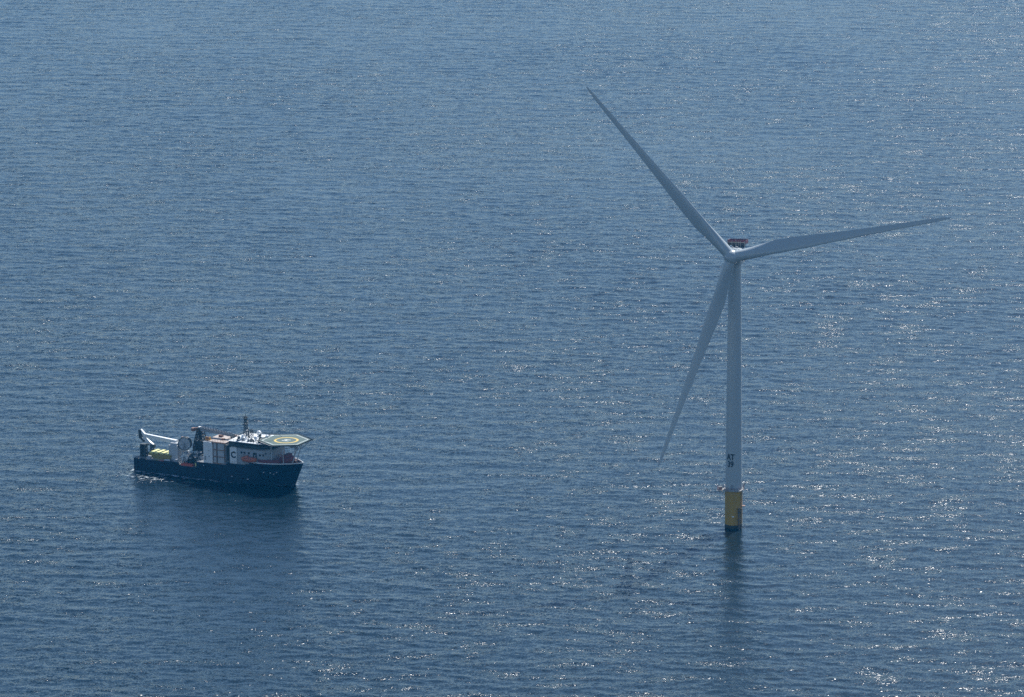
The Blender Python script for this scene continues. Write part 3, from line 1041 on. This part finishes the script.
rr = random.Random(21)
mb = MB()
for i in range(12):
    x = rr.uniform(22.5, 37.0); y = rr.uniform(-6.5, 3.0); h = rr.uniform(0.7, 2.2)
    z = DECK + 0.06 + (rr.uniform(2.0, 5.0) if i % 3 == 0 else 0.0)
    mb.box((x, y, z + h / 2), (rr.uniform(0.6, 1.8), rr.uniform(0.6, 1.6), h), rr.uniform(-0.4, 0.4))
    if i % 3 == 0:
        mb.tube((x, y, DECK), (x, y, z + 0.01), 0.2, n=6)
for i in range(6):
    x = rr.uniform(23, 35); y = rr.uniform(-6.0, 2.0)
    mb.tube((x, y, DECK), (x + rr.uniform(-1, 1), y, DECK + rr.uniform(4, 8)), 0.13, n=6)
mb.build('deck_fitting', M['offwhite'], ship)
# --- reels --------------------------------------------------------------
def reel(x, y, z, r, w, label, yaw, frame_to, face, rim):
    e = tag(empty('cable_reel', on_ship(x, y, z - frame_to), (0, 0, -R(SHIP_TH) + yaw)), label, 'cable reel')
    c = frame_to
    for s in (-1, 1):
        mb = MB(); mb.lathe([(0.4, -0.1), (r * 0.97, -0.1), (r * 0.97, 0.1), (0.4, 0.1)], 40, (0, s * w / 2, c), (0, 1, 0))
        fl = mb.build('flange', face, e, True)
        mb = MB()
        ringn = 40
        mb.lathe([(r * 0.97 + 0.005, -0.3), (r * 1.08, -0.3), (r * 1.08, 0.3), (r * 0.97 + 0.005, 0.3), (r * 0.97 + 0.005, -0.3)], ringn, (0, s * w / 2, c), (0, 1, 0), False)
        mb.build('rim', rim, fl)
        mb = MB()
        for k in range(6):
            a = k * math.pi / 3 + 0.3
            mb.beam((0.5 * math.cos(a), s * (w / 2 + 0.16), c + 0.5 * math.sin(a)), (r * 0.9 * math.cos(a), s * (w / 2 + 0.16), c + r * 0.9 * math.sin(a)), 0.12, 0.16)
        mb.lathe([(0.5, -0.1), (0.5, 0.2)], 16, (0, s * (w / 2 + 0.12), c), (0, s, 0))
        mb.build('spoke', M['grey'], fl)
    MB().lathe([(r * 0.8, -w / 2 + 0.11), (r * 0.8, w / 2 - 0.11)], 32, (0, 0, c), (0, 1, 0)).build('cable', rim, e, True)
    mb = MB()
    for s in (-1, 1):
        yy = s * (w / 2 + 0.55)
        mb.beam((-r * 0.7, yy, 0.02), (0, yy, c), 0.3, 0.3); mb.beam((r * 0.7, yy, 0.02), (0, yy, c), 0.3, 0.3)
        mb.beam((-r * 0.8, yy, 0.2), (r * 0.8, yy, 0.2), 0.35, 0.35)
    build_each(mb, 'cradle', M['grey'], e)
    return e
reel(25.2, -3.2, 14.4, 3.0, 1.7, 'large pale cable reel with a dark rim raised high beside the white crane', R(14), 9.3, M['offwhite'], M['dark'])
reel(26.6, -5.6, 8.7, 1.9, 2.0, 'smaller white cable reel low on deck in front of the dark crane post', R(10), 3.6, M['white'], M['grey'])
mb = MB(); mb.beam((22.4, -1.6, 16.9), (26.2, -1.8, 17.0), 0.9, 0.5); mb.beam((20.6, -0.6, 14.6), (23.0, -1.2, 16.6), 0.8, 0.6)
mb.build('reel_gantry', M['brown'], ship)

# --- aft white knuckle-boom crane ---------------------------------------
mb = MB()
mb.prism([(17.2, -5.2), (22.2, -5.2), (22.2, 1.8), (17.2, 1.8)], DECK + 0.06, 13.2)
mb.prism([(17.8, -4.4), (21.6, -4.4), (21.2, 1.0), (18.2, 1.0)], 13.203, 14.2)
ped = mb.build('crane_pedestal', M['offwhite'], ship)
mb = MB()
mb.beam((19.8, -1.8, 14.2), (0.6, 0.2, 15.3), 1.7, 1.9, 1.3, 1.35)
mb.beam((0.8, 0.2, 15.2), (-1.6, 0.4, 17.6), 1.3, 1.4, 1.0, 1.0)
boom = mb.build('knuckle_boom', M['white'], ship)
mb = MB()
mb.beam((-1.9, 0.4, 17.7), (-1.3, 0.2, 13.4), 1.3, 1.4, 1.3, 1.7)
mb.beam((-1.5, 0.3, 14.0), (0.6, 0.2, 12.2), 1.1, 1.2)
mb.build('jib', M['dark'], boom)
mb = MB()
mb.beam((0.2, 0.0, 14.0), (6.2, -1.0, 11.2), 1.1, 1.2, 0.9, 0.9)
mb.build('jib_extension', M['white'], boom)
mb = MB(); mb.box((6.2, -1.0, 10.6), (1.6, 1.3, 1.6)); mb.tube((6.2, -1.0, 10.0), (6.2, -1.0, 9.2), 0.1); mb.box((6.2, -1.0, 9.0), (0.7, 0.6, 0.8))
mb.build('hook_block', M['dark'], boom)
# dark lattice pillar at the stern
mb = MB()
lattice(mb, (4.3, -6.6, DECK), (4.3, -6.6, 12.6), 2.5, 2.2, 5, 0.3)
mb.box((4.3, -6.6, 8.8), (1.7, 1.7, 7.2)); mb.box((4.3, -6.6, 12.7), (2.6, 2.5, 0.4))
mb.build('stern_pillar', M['dark'], ship)
mb = MB(); mb.beam((1.2, 5.0, DECK), (1.2, 5.0, 10.5), 0.8, 0.8); mb.beam((1.2, -5.0, 10.2), (1.2, 5.2, 10.4), 0.7, 0.7)
mb.build('stern_gantry', M['dark'], ship)

# --- cargo on the after deck --------------------------------------------
e = tag(empty('cargo_rack', on_ship(12.6, -2.6, DECK + 0.05), SROT), 'mustard yellow cargo rack with four pale yellow covers on the after deck', 'cargo rack')
mb = MB()
for z0, z1, xa, xb in ((0.0, 1.2, -3.0, 4.6), (1.203, 2.4, -4.4, 5.6), (2.403, 3.4, -6.0, 6.2)):
    mb.prism([(xa, -3.6), (xb, -3.6), (xb, 3.6), (xa, 3.6)], z0, z1)
mb.build('rack', M['mustard'], e)
for i, x in enumerate((-4.6, -1.6, 1.4, 4.4)):
    mb = MB(); mb.box((x, 0, 3.66 + 0.03 * (i % 2)), (1.75, 6.9, 0.5), R(-7 if i else -3))
    mb.build('cover', M['paleyellow'], e)
mb = MB()
for x in (-3.1, -0.1, 2.9):
    mb.box((x, 0, 3.5), (1.0, 6.7, 0.16), R(-6))
build_each(mb, 'gap_strip', M['dark'], e)
def tray(x, y, z, sx, sy, h, label, mat, name='cargo_tray', cat='cargo tray', group=None):
    e = tag(empty(name, on_ship(x, y, z), SROT), label, cat, group)
    mb = MB(); t = 0.12
    mb.box((0, 0, 0.12), (sx, sy, 0.2))
    mb.box((-sx / 2 + t / 2, 0, h / 2 + 0.1), (t, sy, h)); mb.box((sx / 2 - t / 2, 0, h / 2 + 0.1), (t, sy, h))
    mb.box((0, -sy / 2 + t / 2, h / 2 + 0.1), (sx - 2 * t - .01, t, h)); mb.box((0, sy / 2 - t / 2, h / 2 + 0.1), (sx - 2 * t - .01, t, h))
    mb.build('tray', mat, e)
    mb = MB()
    for i in range(4):
        mb.tube((-sx * 0.36 + i * sx * 0.24, -sy * 0.3, h * 0.75), (-sx * 0.36 + i * sx * 0.24, sy * 0.3, h * 0.75), sx * 0.1, n=10)
    mb.build('load', mat, e)
tray(29.4, -8.0, DECK + 0.05, 6.4, 2.2, 0.75, 'long orange-red cargo tray at the deck edge below the dark crane post', M['redorange'])
tray(15.2, -8.0, DECK + 0.05, 3.0, 1.6, 0.9, 'small orange-red cargo tray at the deck edge beside the yellow rack', M['redorange'])
def crate(x, y, z, sx, sy, sz, label, mat):
    e = tag(empty('crate', on_ship(x, y, z), SROT), label, 'crate')
    MB().box((0, 0, sz / 2 + 0.1), (sx, sy, sz)).build('body', mat, e)
    mb = MB(); mb.box((0, 0, sz + 0.16), (sx * 1.06, sy * 1.06, 0.12)); mb.box((0, 0, 0.05), (sx * 0.9, sy * 0.9, 0.1))
    build_each(mb, 'lid', mat, e)
crate(34.3, -7.2, DECK + 0.05, 1.7, 1.6, 1.5, 'pale yellow crate at the foot of the white hangar wall', M['paleyellow'])
crate(17.6, -7.6, DECK + 0.05, 2.4, 1.7, 1.3, 'white crate at the deck edge in front of the white crane pedestal', M['white'])
crate(7.4, -7.0, DECK + 0.05, 2.0, 1.4, 1.7, 'white crate beside the dark pillar near the stern', M['offwhite'])
crate(22.6, -7.4, DECK + 0.05, 1.6, 1.5, 1.9, 'pale grey crate below the large raised cable reel', M['offwhite'])
mb = MB()
for s in (-1, 1):
    for x in (1.2, 3.0):
        mb.tube((x, s * 8.5, DECK), (x, s * 8.5, DECK + 1.6), 0.28, n=10)
mb.box((1.0, -7.6, DECK + 1.4), (0.9, 0.9, 0.9))
build_each(mb, 'bollard', M['grey'], ship)
mb = MB()
mb.railing([(35.2, -9.3, MID + 0.05), (37.0, -9.3, MID + 0.05)], 1.1, 0.05, 1.0, 3)
mb.railing([(49.2, -9.3, MID + 0.05), (51.3, -9.3, MID + 0.05)], 1.1, 0.05, 1.0, 3)
mb.railing([(57.3, -9.3, MID + 0.05), (62.0, -9.3, MID + 0.05)], 1.1, 0.05, 1.0, 3)
mb.railing([(52.2, -9.35, 9.2), (63.6, -9.35, 9.2)], 1.0, 0.05, 1.2, 2)
mb.railing([(0.4, -8.9, 6.0), (4.0, -9.35, 6.0), (16.8, -9.4, 6.0)], 1.0, 0.05, 1.3, 2)
mb.build('deck_railing', M['offwhite'], ship)
bpy.context.view_layer.update()
